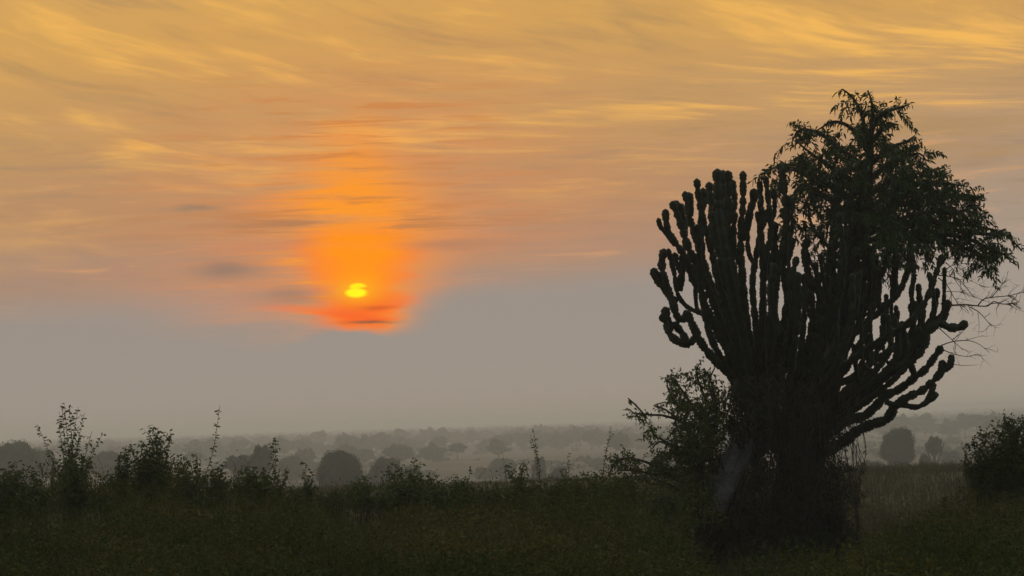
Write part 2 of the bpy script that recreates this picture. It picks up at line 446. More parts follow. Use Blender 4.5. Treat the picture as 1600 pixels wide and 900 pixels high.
# silhouettes traced as centre lines: (depth offset in m, [(x, y) ... base to tip], base radius, tip radius in photo px, side stems)
LIMBS = [
 (-.3, [(1165, 640), (1143, 590), (1120, 566), (1100, 541), (1088, 520), (1078, 498), (1070, 484)], 15, 10, [
        [(1090, 524), (1076, 536), (1066, 521), (1051, 503)], [(1078, 538), (1064, 536), (1048, 524), (1040, 503), (1033, 490)],
        [(1046, 518), (1043, 498), (1038, 479)], [(1076, 496), (1060, 497), (1051, 473), (1043, 451), (1038, 436), (1034, 412), (1038, 388)],
        [(1042, 447), (1032, 444), (1024, 432), (1021, 418)]]),
 (.2, [(1170, 640), (1148, 585), (1138, 550), (1124, 522), (1111, 498), (1102, 478), (1096, 459), (1082, 436), (1074, 408), (1062, 388), (1052, 378), (1044, 362), (1040, 345), (1040, 327)], 15, 6.5, [
        [(1104, 492), (1088, 487), (1072, 478), (1060, 462), (1056, 444), (1053, 424), (1047, 404), (1044, 388)],
        [(1052, 440), (1062, 436), (1068, 415), (1063, 398)], [(1060, 470), (1045, 462), (1032, 440), (1028, 424)],
        [(1050, 378), (1040, 364), (1032, 354), (1028, 340)], [(1062, 455), (1066, 430), (1056, 408), (1054, 394)]]),
 (-.6, [(1172, 640), (1156, 575), (1136, 530), (1118, 480), (1102, 440), (1088, 412), (1076, 385), (1066, 352), (1056, 330), (1049, 315)], 14, 8, [
        [(1062, 345), (1060, 330), (1054, 313)], [(1070, 365), (1068, 340), (1061, 317)], [(1100, 436), (1094, 408), (1092, 380), (1088, 350)]]),
 (.5, [(1172, 635), (1158, 570), (1140, 520), (1122, 470), (1106, 430), (1090, 380), (1078, 340), (1074, 318), (1069, 298)], 13, 7.5, [
        [(1078, 338), (1079, 318), (1076, 300)], [(1112, 445), (1100, 415), (1098, 385), (1094, 350), (1098, 320)]]),
 (-.9, [(1176, 635), (1162, 570), (1146, 510), (1126, 450), (1110, 390), (1098, 345), (1093, 312), (1088, 279)], 13, 7.5, [
        [(1096, 330), (1100, 312), (1098, 293)], [(1130, 455), (1118, 430), (1114, 400), (1112, 370)]]),
 (.9, [(1180, 635), (1168, 570), (1150, 500), (1134, 440), (1120, 380), (1112, 330), (1108, 284)], 13, 7.5, [
        [(1120, 378), (1116, 350), (1118, 320)]]),
 (-1.3, [(1182, 632), (1170, 570), (1156, 500), (1142, 440), (1130, 380), (1124, 330), (1122, 264)], 14, 9, [
        [(1128, 370), (1134, 330), (1138, 300), (1137, 266)], [(1136, 400), (1122, 385), (1114, 360), (1112, 330)]]),
 (1.2, [(1185, 632), (1172, 560), (1160, 500), (1148, 430), (1136, 370), (1131, 320), (1130, 265)], 14, 8, [
        [(1140, 340), (1148, 318), (1144, 280)]]),
 (-.2, [(1188, 632), (1176, 560), (1168, 500), (1160, 430), (1156, 370), (1160, 320), (1161, 266)], 14, 8.5, [
        [(1160, 420), (1148, 390), (1146, 360), (1148, 330)], [(1158, 375), (1168, 352), (1172, 330), (1178, 310), (1178, 294)]]),
 (.6, [(1192, 632), (1186, 560), (1180, 500), (1176, 440), (1184, 380), (1190, 340), (1188, 310), (1187, 282)], 14, 7, [
        [(1188, 360), (1198, 340), (1200, 325)], [(1182, 420), (1170, 395), (1168, 365), (1170, 345)]]),
 (-1.0, [(1196, 632), (1192, 560), (1190, 500), (1196, 420), (1204, 360), (1200, 310), (1197, 273)], 13, 6.5, [
        [(1202, 350), (1210, 330), (1209, 294)]]),
 (.3, [(1200, 632), (1202, 560), (1206, 500), (1214, 430), (1226, 370), (1228, 320), (1223, 290), (1221, 262)], 14, 8, [
        [(1218, 420), (1232, 400), (1238, 370)], [(1212, 450), (1200, 425), (1204, 395)]]),
 (-1.6, [(1210, 632), (1214, 560), (1226, 500), (1236, 440), (1246, 400)], 14, 8, [[(1222, 520), (1208, 490), (1204, 450), (1210, 410)]]),
 (.2, [(1250, 650), (1270, 560), (1286, 480), (1300, 400), (1306, 330), (1308, 263)], 19, 14, [
        [(1290, 470), (1268, 440), (1258, 400), (1262, 372)], [(1298, 420), (1320, 400), (1330, 350), (1328, 310)]]),
 # right-hand limbs, low and sweeping
 (-.2, [(1262, 712), (1290, 704), (1318, 690), (1340, 674), (1362, 664), (1384, 654), (1400, 636), (1416, 622), (1440, 610), (1458, 596), (1472, 581), (1484, 570), (1491, 567)], 19, 8, [
        [(1480, 574), (1485, 566), (1488, 554)], [(1462, 592), (1470, 578), (1474, 562)], [(1384, 628), (1396, 632), (1412, 633), (1432, 636), (1449, 628), (1458, 621), (1464, 613)],
        [(1448, 628), (1455, 614), (1459, 597)]]),
 (.4, [(1258, 700), (1290, 682), (1322, 660), (1348, 650), (1367, 636), (1386, 618), (1406, 608), (1426, 592), (1446, 576), (1462, 556), (1473, 540)], 16, 7.5, [
        [(1380, 622), (1362, 606), (1352, 580)], [(1430, 588), (1424, 570), (1428, 548)]]),
 (-.5, [(1250, 680), (1280, 652), (1312, 622), (1340, 610), (1368, 596), (1394, 580), (1420, 566), (1442, 545), (1450, 520), (1466, 506), (1484, 512), (1500, 511), (1512, 501)], 15, 8.5, [
        [(1400, 578), (1420, 560), (1430, 534), (1436, 510)], [(1464, 506), (1474, 496), (1479, 482), (1482, 468)]]),
 (.8, [(1252, 670), (1276, 640), (1300, 606), (1330, 590), (1356, 570), (1384, 552), (1410, 534), (1440, 515), (1456, 495), (1464, 470), (1464, 450)], 15, 8, [
        [(1340, 582), (1352, 552), (1356, 520)], [(1420, 530), (1428, 500), (1430, 470)]]),
 (-1.0, [(1248, 660), (1272, 620), (1300, 585), (1334, 560), (1362, 540), (1396, 520), (1424, 500), (1446, 470), (1458, 440), (1468, 415), (1474, 396)], 15, 7, [
        [(1430, 490), (1424, 460), (1428, 430), (1424, 395)]]),
 (.2, [(1246, 655), (1268, 600), (1296, 560), (1326, 530), (1352, 505), (1384, 480), (1408, 450), (1420, 410), (1423, 363)], 15, 7.5, [
        [(1400, 465), (1398, 430), (1402, 395)], [(1340, 515), (1346, 480), (1352, 440)]]),
 (1.0, [(1242, 650), (1262, 590), (1288, 540), (1316, 500), (1346, 470), (1372, 440), (1388, 400), (1394, 350)], 15, 8, [
        [(1360, 455), (1358, 420), (1364, 385)]]),
]
root_pt = P(1105, 884, TY)
root_pt[2] = float(terrain(root_pt[0], TY))
tree = thing('candelabra_tree', 'tall dark candelabra euphorbia with many upright pinched succulent stems and a pale leaning trunk', 'tree', root_pt)
pr = random.Random(11)
def jit3(pts, depth, jx=2.0):
    out = []
    n = len(pts)
    for i, (x, y) in enumerate(pts):
        w = i / max(1, n - 1)
        out.append(P(x + pr.uniform(-jx, jx) * .6, y + pr.uniform(-jx, jx) * .6, TY + depth * min(1, w * 1.6 + .05)))
    return out
def side_auto(mb, pts3, r, count):
    """short side stems that leave the limb, bend and stand upright"""
    p = spline(pts3, .1)
    for _ in range(count):
        i = int(len(p) * pr.uniform(.42, .88)); b = p[i]
        ang = pr.uniform(0, 2 * math.pi); out_ = pr.uniform(.10, .26); h = pr.uniform(.35, 1.0)
        dx, dy = math.cos(ang) * out_, math.sin(ang) * out_ * 1.6
        q = [b, b + (dx * .7, dy * .7, .05), b + (dx * 1.1, dy, .22), b + (dx * 1.15 + pr.uniform(-.05, .05), dy, h)]
        euph_stem(mb, q, r * .62, r * .72, rg=pr)
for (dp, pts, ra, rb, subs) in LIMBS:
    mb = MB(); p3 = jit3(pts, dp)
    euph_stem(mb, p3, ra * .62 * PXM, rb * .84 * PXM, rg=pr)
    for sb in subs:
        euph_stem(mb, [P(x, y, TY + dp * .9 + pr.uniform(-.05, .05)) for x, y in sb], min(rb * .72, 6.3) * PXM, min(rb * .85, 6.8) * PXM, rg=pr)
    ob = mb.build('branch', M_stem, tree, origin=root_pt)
# stems that fill the body of the candelabrum, in front of and behind those on the outline
def top_y(x):
    return np.interp(x, [1070, 1090, 1125, 1160, 1190, 1220, 1260, 1308, 1350, 1400, 1440, 1475], [330, 305, 285, 290, 300, 295, 320, 300, 335, 372, 400, 430])
for i in range(36):
    tx = 1092 + (1462 - 1092) * ((i * 0.618034) % 1.0)
    ty = float(top_y(tx)) + pr.uniform(0, 1) ** 1.3 * 130
    if tx < 1240: hub = (1170 + (tx - 1090) * .25, 640)
    else: hub = (1225 + (tx - 1240) * .16, 655 + (tx - 1240) * .16)
    if tx < 1205 and i % 3 != 0: continue
    if 1236 < tx < 1292: ty = max(ty, 425)
    half = 2.2 * math.sqrt(max(.05, 1 - ((tx - 1265) / 225) ** 2))
    dp = pr.uniform(-half, half) if i % 3 else pr.uniform(-.6, .6)
    hx, hy = hub; H = hy - ty
    pts = [hub, (hx + (tx - hx) * .42, hy - H * .24), (hx + (tx - hx) * .78, hy - H * .47), (tx + pr.uniform(-6, 6), hy - H * .72), (tx, ty)]
    mb = MB(); p3 = jit3(pts, dp, 4)
    rr = pr.uniform(5.2, 6.6)
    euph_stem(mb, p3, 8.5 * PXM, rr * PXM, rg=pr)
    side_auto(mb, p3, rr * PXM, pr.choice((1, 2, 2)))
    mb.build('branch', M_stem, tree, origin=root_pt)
# trunk: pale and leaning, then the crotch where the limbs part
mb = MB()
tp = spline([P(1092, 905, TY), P(1096, 860, TY), P(1108, 812, TY - .15), P(1131, 760, TY - .25), P(1152, 715, TY - .25), P(1172, 670, TY - .1), P(1196, 630, TY), P(1215, 600, TY + .1)], .06)
s = np.linspace(0, 1, len(tp))
tube(mb, tp, (25 - 6 * s + 3 * np.sin(s * 21) * (1 - s) + 1.5 * np.sin(s * 47)) * PXM, 16)
mb.build('trunk', M_trunk, tree, smooth=True, origin=root_pt)
mb = MB()
for q in ([(1215, 905), (1218, 850), (1224, 790), (1236, 730), (1252, 690), (1268, 660)], [(1190, 640), (1220, 690), (1250, 700), (1275, 708)], [(1160, 720), (1185, 680), (1215, 650)]):
    pp = spline([P(x, y, TY + .5) for x, y in q], .07); s = np.linspace(0, 1, len(pp))
    tube(mb, pp, (24 - 4 * s + 2 * np.sin(s * 19)) * PXM, 12)
mb.build('stem_base', M_bark, tree, smooth=True, origin=root_pt)

# ------------------------------------------------------------------ leafy tree growing up through it
def twig(wood, leaf, p, r, ln, wd, step, droop=.9, rg=rng, start=.1, spread=1.0):
    """a twig along the world polyline p, set with alternate hanging leaves"""
    q = spline(p, .04); tube(wood, q, np.linspace(r, r * .35, len(q)), 4)
    seg = np.linalg.norm(np.diff(q, axis=0), axis=1).sum()
    n = max(2, int(seg / step)); ii = np.clip((np.linspace(start, 1, n) * (len(q) - 1)).astype(int), 0, len(q) - 1)
    b = q[ii]; d = np.gradient(q, axis=0)[ii]; d = unit(d)
    side = unit(np.cross(d, rg.normal(size=d.shape)))
    dr = d * .45 + side * spread * .8 + np.array([0, 0, -1.0]) * droop * rg.uniform(.2, 1.2, (n, 1))
    leaves(leaf, b, dr, ln * rg.uniform(.65, 1.2, n), wd * rg.uniform(.7, 1.15, n), rg=rg)

tree2_base = P(1262, 884, TY + .7); tree2_base[2] = float(terrain(tree2_base[0], tree2_base[1]))
t2 = thing('leafy_tree', 'leafy evergreen tree with drooping narrow leaves growing up through the candelabra euphorbia', 'tree', tree2_base)
D2 = TY + .7
wood, leaf = MB(), MB()
tr = spline([P(1256, 905, D2), P(1250, 820, D2), P(1262, 740, D2), P(1282, 650, D2 + .1), P(1310, 540, D2 + .2), P(1326, 440, D2 + .1), P(1344, 340, D2), P(1358, 260, D2), P(1362, 180, D2)], .1)
tm = MB(); s = np.linspace(0, 1, len(tr)); tube(tm, tr, (27 * (1 - s) ** .8 + 2.2 + 1.2 * np.sin(s * 30) * (1 - s)) * PXM, 12)
tm.build('trunk', M_bark, t2, smooth=True, origin=tree2_base)
BR = [  # traced boughs of the leafy tree (photo x, y), out to the sprays that break the outline
 ([(1358, 250), (1352, 205), (1345, 175), (1332, 152), (1316, 139)], .0), ([(1360, 230), (1364, 190), (1362, 160), (1356, 141)], .2),
 ([(1362, 200), (1380, 178), (1400, 170), (1419, 164)], -.2), ([(1364, 220), (1385, 195), (1404, 195)], .4), ([(1356, 235), (1330, 200), (1302, 190), (1278, 203)], .0),
 ([(1350, 260), (1310, 230), (1280, 208), (1250, 202), (1238, 220)], -.3), ([(1345, 290), (1300, 262), (1268, 240), (1246, 222)], .3),
 ([(1340, 300), (1290, 272), (1255, 260), (1222, 258), (1190, 272)], .2), ([(1338, 320), (1290, 285), (1250, 268), (1210, 262)], -.3),
 ([(1320, 330), (1280, 300), (1250, 290), (1238, 330), (1236, 362)], -.4), ([(1330, 310), (1300, 290), (1268, 300), (1256, 335)], .5),
 ([(1358, 260), (1390, 232), (1415, 222), (1430, 212)], .1), ([(1358, 280), (1400, 250), (1436, 240), (1446, 250)], -.4),
 ([(1350, 310), (1400, 280), (1440, 270), (1476, 262)], .4), ([(1350, 330), (1410, 295), (1460, 285), (1500, 290)], -.2), ([(1348, 350), (1420, 315), (1480, 305), (1536, 308)], .2),
 ([(1348, 370), (1430, 335), (1500, 330), (1530, 320)], -.5), ([(1348, 380), (1440, 350), (1510, 352), (1560, 362), (1580, 375), (1597, 392)], .1),
 ([(1440, 360), (1500, 370), (1540, 385), (1572, 400), (1580, 410)], -.2), ([(1450, 365), (1500, 385), (1530, 402), (1545, 425)], .2), ([(1500, 360), (1545, 366), (1572, 358)], 0),
 ([(1345, 400), (1400, 370), (1450, 365), (1490, 380)], .6), ([(1330, 420), (1290, 380), (1268, 350), (1262, 312)], .0), ([(1322, 470), (1280, 430), (1262, 395), (1258, 350)], .4),
 ([(1330, 400), (1350, 340), (1380, 320), (1400, 280)], -.8), ([(1330, 380), (1370, 350), (1420, 345), (1450, 320)], .9),
]
for pts, dp in BR:
    p3 = [P(x, y, D2 + dp * min(1, .3 + i * .3)) for i, (x, y) in enumerate(pts)]
    q = spline(p3, .06); tube(wood, q, np.linspace(5.5, 1.3, len(q)) * PXM, 5)
    n = len(q)
    for i in range(int(n * .30), n, 2):                     # twigs off the bough
        b = q[i]; ln_ = rng.uniform(.12, .30) * (1.15 - .5 * i / n)
        d = unit(np.array([rng.normal(), rng.normal() * 1.0, rng.normal() * .7 + .25]))
        twig(wood, leaf, [b, b + d * ln_ * .5, b + d * ln_ * .85 + (0, 0, -.10 * ln_)], .006, .105, .034, .026, droop=.8)
    twig(wood, leaf, q[int(n * .55):][::4] if n > 12 else p3, .012, .10, .027, .022, droop=1.0)
BL = [ # (x, y, rx, ry, twigs)  crown masses
 (1366, 200, 20, 28, 56), (1355, 245, 48, 34, 130), (1275, 234, 30, 26, 62), (1385, 262, 46, 30, 110), (1240, 282, 34, 16, 46), (1295, 280, 40, 26, 90),
 (1350, 300, 60, 40, 190), (1420, 285, 46, 32, 130), (1465, 308, 44, 32, 120), (1408, 340, 70, 38, 210), (1480, 345, 48, 36, 150), (1340, 360, 60, 36, 130),
 (1525, 372, 36, 26, 75), (1540, 402, 22, 20, 36), (1250, 330, 14, 34, 24), (1500, 330, 30, 26, 50), (1440, 375, 46, 26, 80), (1384, 400, 40, 30, 50), (1238, 350, 12, 30, 14), (1268, 345, 12, 30, 10), (1350, 330, 60, 40, 60), (1440, 330, 60, 40, 50), (1380, 380, 60, 30, 50), (1320, 260, 30, 24, 30), (1330, 420, 50, 40, 50), (1420, 400, 40, 24, 30), (1364, 166, 10, 16, 24), (1398, 172, 16, 5, 12), (1336, 160, 12, 8, 10), (1216, 272, 20, 9, 22), (1248, 300, 20, 44, 40), (1246, 350, 16, 26, 24), (1304, 240, 20, 10, 10), (1404, 234, 18, 10, 18), (1430, 250, 26, 18, 40), (1255, 215, 16, 14, 18), (1560, 392, 16, 14, 16), (1545, 412, 14, 12, 14)]
for (cx, cy, rx, ry, nt_) in BL:
    for _ in range(int(nt_ * .52)):
        a = rng.uniform(0, 2 * math.pi); rr = math.sqrt(rng.uniform(0, 1)) ** .9
        zf = rng.normal() * .45 * (rx / 45)
        b = P(cx + rx * rr * math.cos(a), cy + ry * rr * math.sin(a), D2 + zf)
        ln_ = rng.uniform(.16, .42); d = unit(np.array([math.cos(a) + rng.normal() * .6, rng.normal() * .8, -math.sin(a) * .8 + .25 + rng.normal() * .6]))
        twig(wood, leaf, [b, b + d * ln_ * .55, b + d * ln_ + (0, 0, -.3 * ln_)], .005, .105, .036, .022, droop=.55)
wood.build('branches', M_bark, t2, origin=tree2_base)
leaf.build('crown', M_leaf, t2, origin=tree2_base)

# ------------------------------------------------------------------ climbing shrub on the left of the trunk
b3 = P(1095, 884, TY - .7); b3[2] = float(terrain(b3[0], b3[1]))
t3 = thing('climbing_shrub', 'leafy scrambling shrub leaning out left from the foot of the candelabra tree', 'shrub', b3)
wood, leaf = MB(), MB(); D3 = TY - .6
BR3 = [([(1095, 890), (1090, 800), (1100, 720), (1120, 650), (1112, 600), (1100, 575)], 0, 7), ([(1110, 690), (1085, 640), (1066, 610), (1052, 592), (1048, 588)], .1, 4), ([(1085, 640), (1062, 636), (1045, 610), (1042, 596)], -.2, 3),
 ([(1100, 720), (1070, 665), (1040, 650), (1015, 648), (990, 645), (985, 640)], 0, 3.5), ([(1068, 662), (1040, 640), (1022, 634), (1040, 628)], .2, 2), ([(1010, 652), (1000, 640), (988, 628), (981, 622)], .1, 1.6),
 ([(1095, 740), (1060, 705), (1040, 690), (1022, 680), (1016, 668)], -.2, 4), ([(1060, 700), (1030, 690), (1020, 700)], .2, 3), ([(1090, 770), (1050, 745), (1010, 722), (975, 716), (955, 722)], -.1, 4),
 ([(1050, 745), (1018, 740), (990, 735), (965, 735)], .3, 3), ([(1095, 800), (1070, 770), (1040, 755), (1020, 748)], -.4, 4), ([(1110, 640), (1095, 605), (1088, 580), (1095, 566)], .3, 3),
 ([(1120, 640), (1108, 600), (1118, 572)], -.2, 3), ([(1100, 700), (1076, 690), (1056, 664), (1060, 640)], .5, 3), ([(975, 716), (960, 724), (950, 745)], 0, 2)]
for pts, dp, r in BR3:
    q = spline([P(x, y, D3 + dp) for x, y in pts], .06); tube(wood, q, np.linspace(r, 1.0, len(q)) * PXM, 5)
    n = len(q)
    for i in range(int(n * .3), n, 3):
        b = q[i]; d = unit(rng.normal(size=3) + (0, 0, .2)); l_ = rng.uniform(.08, .22)
        twig(wood, leaf, [b, b + d * l_ * .5, b + d * l_], .005, .062, .034, .026, droop=.3)
for (cx, cy, rx, ry, k) in [(1052, 600, 13, 14, 18), (1060, 625, 16, 14, 30), (1095, 592, 22, 16, 26), (1085, 650, 26, 22, 70), (1115, 640, 26, 34, 90), (1080, 690, 34, 26, 120), (1018, 680, 10, 18, 26), (1060, 725, 40, 24, 140), (1100, 720, 30, 40, 120),
                            (1010, 730, 26, 12, 40), (975, 722, 20, 12, 46), (1085, 765, 34, 26, 100), (998, 650, 14, 8, 14), (1040, 640, 10, 6, 8), (1120, 690, 20, 40, 60), (1085, 810, 20, 26, 40)]:
    for _ in range(int(k * (1.0 if cx < 1050 else 1.9))):
        a = rng.uniform(0, 6.28); rr = math.sqrt(rng.uniform(0, 1)); b = P(cx + rx * rr * math.cos(a), cy + ry * rr * math.sin(a), D3 + rng.normal() * .35)
        if abs(b[0]) and (cx + rx * rr * math.cos(a)) > 1112 and (cy + ry * rr * math.sin(a)) > 668: b[1] += .7
        d = unit(rng.normal(size=3) + (0, 0, .2)); l_ = rng.uniform(.08, .2)
        twig(wood, leaf, [b, b + d * l_ * .5, b + d * l_], .005, .062, .034, .024, droop=.3)
wood.build('branches', M_bark, t3, origin=b3); leaf.build('foliage', M_leaf3, t3, origin=b3)

# ------------------------------------------------------------------ creeper draped over the trunks
b4 = P(1240, 884, TY - .5); b4[2] = float(terrain(b4[0], b4[1]))
t4 = thing('creeper', 'dense dark creeper hanging in strands over the foot of the candelabra tree', 'creeper', b4)
wood, leaf = MB(), MB(); D4 = TY - .5
def hole(x, y):      # the pale trunk and the gap beside it stay free in front
    c = np.interp(y, [660, 700, 760, 812], [1176, 1160, 1131, 1110]); return 680 < y < 792 and abs(x - c) < 22 or (1168 < x < 1188 and 750 < y < 772)
for (cx, cy, rx, ry, k) in [(1180, 612, 42, 30, 170), (1240, 620, 46, 34, 200), (1200, 660, 64, 40, 320), (1260, 670, 54, 46, 260), (1235, 725, 66, 46, 320), (1250, 790, 48, 60, 330), (1265, 860, 52, 50, 300),
                            (1200, 840, 50, 60, 260), (1135, 850, 40, 50, 240), (1110, 800, 22, 40, 60), (1150, 640, 26, 40, 90), (1300, 730, 24, 26, 22), (1225, 585, 60, 20, 70), (1290, 660, 22, 40, 50), (1300, 870, 26, 30, 60), (1300, 800, 14, 40, 40), (1105, 870, 26, 34, 160), (1150, 880, 60, 24, 200), (1240, 890, 80, 20, 240), (1308, 850, 20, 40, 60), (1112, 740, 18, 40, 70), (1140, 815, 34, 26, 200), (1185, 800, 26, 30, 120), (1308, 770, 16, 60, 110), (1316, 860, 20, 50, 120), (1290, 820, 34, 60, 200), (1108, 820, 18, 40, 110), (1180, 735, 22, 14, 40), (1115, 885, 34, 20, 200), (1190, 875, 60, 26, 260), (1290, 885, 50, 20, 240), (1322, 800, 14, 60, 50), (1180, 765, 20, 26, 60), (1152, 765, 12, 34, 120), (1120, 812, 26, 14, 90)]:
    for _ in range(k):
        a = rng.uniform(0, 6.28); rr = math.sqrt(rng.uniform(0, 1)); x_, y_ = cx + rx * rr * math.cos(a), cy + ry * rr * math.sin(a)
        dz = rng.normal() * .35 + (1.1 if hole(x_, y_) else 0)
        b = P(x_, y_, D4 + dz)
        l_ = rng.uniform(.12, .35); d = unit(np.array([rng.normal() * .6, rng.normal() * .6, -1 + rng.normal() * .5]))
        twig(wood, leaf, [b, b + d * l_ * .5, b + d * l_], .005, .055, .026, .026, droop=.7)
for _ in range(150):                                       # hanging strands
    x_ = rng.uniform(1150, 1345); y_ = rng.uniform(590, 720); l_ = rng.uniform(40, 170); b = P(x_, y_, D4 + rng.normal() * .4)
    if x_ < 1200 and y_ > 640: continue
    q = spline([b, b + (rng.normal() * .06, 0, -l_ * PXM * .5), b + (rng.normal() * .14, 0, -l_ * PXM)], .08)
    tube(wood, q, np.linspace(.008, .003, len(q)), 4)
    if rng.uniform() < .35: twig(wood, leaf, [q[0], q[len(q) // 2], q[-1]], .004, .05, .024, .07, droop=.8)
wood.build('stems', M_bark, t4, origin=b4); leaf.build('foliage', M_leaf2, t4, origin=b4)

# ------------------------------------------------------------------ bare dead branches on the right of the euphorbia
def bare(mb, pts, r, Y, kids, depth=0):
    q = spline([P(x, y, Y + .02 * i) for i, (x, y) in enumerate(pts)], .05) if depth == 0 else spline(pts, .05)
    tube(mb, q, np.linspace(r, r * .35, len(q)) , 4)
    for _ in range(kids):
        i = int(len(q) * rng.uniform(.2, .95)); b = q[i]; t_ = unit(q[min(i + 1, len(q) - 1)] - q[max(0, i - 1)])
        d = unit(t_ + rng.normal(size=3) * .75); l_ = rng.uniform(.10, .34) * (.6 if depth else 1)
        pts2 = [b, b + d * l_ * .5, b + d * l_ + rng.normal(size=3) * .04]
        bare(mb, pts2, r * .55, Y, 2 if depth == 0 else 0, depth + 1)
mb = MB(); YB = TY + .2
for pts, r, k in [([(1470, 474), (1484, 477), (1508, 476), (1528, 478), (1544, 478), (1552, 471), (1566, 475), (1586, 473)], .016, 12),
                  ([(1528, 477), (1538, 467), (1556, 464), (1575, 462), (1603, 456)], .011, 10), ([(1548, 466), (1560, 452), (1572, 436)], .009, 5),
                  ([(1466, 430), (1484, 432), (1500, 438), (1512, 452), (1522, 466)], .010, 8), ([(1466, 434), (1480, 446), (1490, 464), (1498, 476)], .010, 7),
                  ([(1470, 428), (1480, 420), (1492, 413), (1518, 412)], .009, 7), ([(1516, 480), (1530, 488), (1541, 500), (1550, 511)], .009, 4), ([(1528, 488), (1530, 506), (1529, 524)], .005, 1),
                  ([(1470, 540), (1488, 534), (1512, 532), (1530, 538), (1546, 551)], .010, 3), ([(1462, 508), (1480, 524), (1494, 537), (1505, 547)], .010, 4), ([(1470, 545), (1490, 553), (1512, 557), (1526, 553)], .009, 5),
                  ([(1488, 569), (1505, 571), (1528, 570)], .006, 1), ([(1472, 455), (1500, 456), (1506, 456)], .007, 4), ([(1476, 400), (1492, 404), (1500, 392)], .006, 5), ([(1478, 410), (1500, 430), (1520, 440), (1540, 450)], .006, 8)]:
    bare(mb, pts, r, YB, k)
c5 = P(1470, 500, YB)
o = mb.build('bare_branch', M_twig, origin=c5)
tag(o, 'bare grey dead branches with fine twigs sticking out right of the candelabra tree', 'branch')

# ------------------------------------------------------------------ foreground: undergrowth, grass, shrubs
prof_x = [-400, 0, 100, 200, 300, 400, 500, 600, 700, 800, 900, 1000, 1060, 1092, 1200, 1335, 1375, 1420, 1500, 1560, 1700, 2000]
prof_y = [752, 750, 744, 746, 742, 754, 770, 762, 766, 770, 766, 766, 790, 900, 912, 900, 848, 826, 796, 772, 760, 760]
def lump(x, y): return (np.sin(x * .9 + y * .35) + np.sin(x * .37 - y * .8 + 2) + np.sin(x * 2.1 + y * 1.3 + 1) * .6 + np.sin(x * 4.7 - y * 2.9) * .35) / 2.95
def under_points(n, rg):
    px = rg.uniform(-380, 1980, n); t_ = rg.uniform(0, 1, n) ** 1.15
    pr_ = np.interp(px, prof_x, prof_y) + 8 * np.sin(px * .045) + 6 * np.sin(px * .11 + 1) + 9 * rg.normal(size=n) * .5; py = pr_ + t_ * (930 - pr_)
    Y = 40 - t_ * 20 + rg.normal(size=n) * 1.0
    p = PV(px, py, Y); l_ = lump(p[:, 0], p[:, 1])
    p[:, 2] += l_ * .16 + lump(p[:, 0] * 3.1 + 5, p[:, 1] * 1.6) * .20 + lump(p[:, 0] * 8.3, p[:, 1] * 5.1 + 2) * .08 + rg.normal(size=n) * .05 - np.abs(rg.normal(size=n)) * .16
    keep = ~((px > 1085) & (px < 1335) & (Y > 31))
    return p[keep]
mb = MB(); stalks = MB()
ug = np.random.default_rng(5)
p = under_points(62000, ug)
mounds = under_points(260, ug)
big_m = under_points(260, ug); big_m = big_m[big_m[:, 1] < 34] - (0, 0, .12)
for i_, mc in enumerate(np.vstack([mounds, big_m])):        # leafy mounds that break the top of the thicket
    rr_ = ug.uniform(.28, .75) if i_ < len(mounds) else ug.uniform(.6, 1.05); k_ = int(520 * rr_ / .5)
    dd = unit(ug.normal(size=(k_, 3)) * (1, 1, .9)); dd[:, 2] = np.abs(dd[:, 2])
    c_ = mc + (0, 0, -.18) + dd * np.array([rr_, rr_, rr_ * ug.uniform(.5, 1.0)]) * ug.uniform(.72, 1.08, (k_, 1))
    leaves(mb, c_, dd + ug.normal(size=(k_, 3)) * .7, ug.uniform(.035, .075, k_), ug.uniform(.018, .034, k_), rg=ug)
d = ug.normal(size=p.shape) + (0, 0, .5)
leaves(mb, p, d, ug.uniform(.03, .07, len(p)), ug.uniform(.014, .03, len(p)), rg=ug)
p = under_points(42000, ug); p[:, 2] -= .12
blades(mb, p, ug.uniform(.10, .30, len(p)), ug.uniform(.006, .012, len(p)), .6, ug)
p = under_points(2400, ug)                                   # pale bent grass stalks with thin seed heads
for b in p:
    a_ = ug.uniform(0, 6.28); l_ = ug.uniform(.18, .55); d_ = np.array([math.cos(a_) * .45, math.sin(a_) * .45, 1.0])
    q = np.array([b - (0, 0, .2), b + d_ * l_ * .5, b + d_ * l_ + (d_[0] * .12, d_[1] * .12, -.03)])
    tube(stalks, q, np.array([.004, .003, .0015]), 3)
    leaves(stalks, q[2:3] - d_ * .02, d_[None] + (0, 0, .1), .07, .012, rg=ug)
# wiry stems inside the thicket, down to the ground
p = under_points(2600, ug)
for b in p[:2600]:
    zb = float(terrain(b[0], b[1])); q = np.array([[b[0] + ug.normal() * .15, b[1] + ug.normal() * .15, zb], [b[0] + ug.normal() * .08, b[1], (zb + b[2]) / 2], b + (0, 0, .02)])
    tube(mb, q, np.array([.009, .007, .003]), 3)
o = mb.build('undergrowth', M_under); tag(o, kind='stuff')

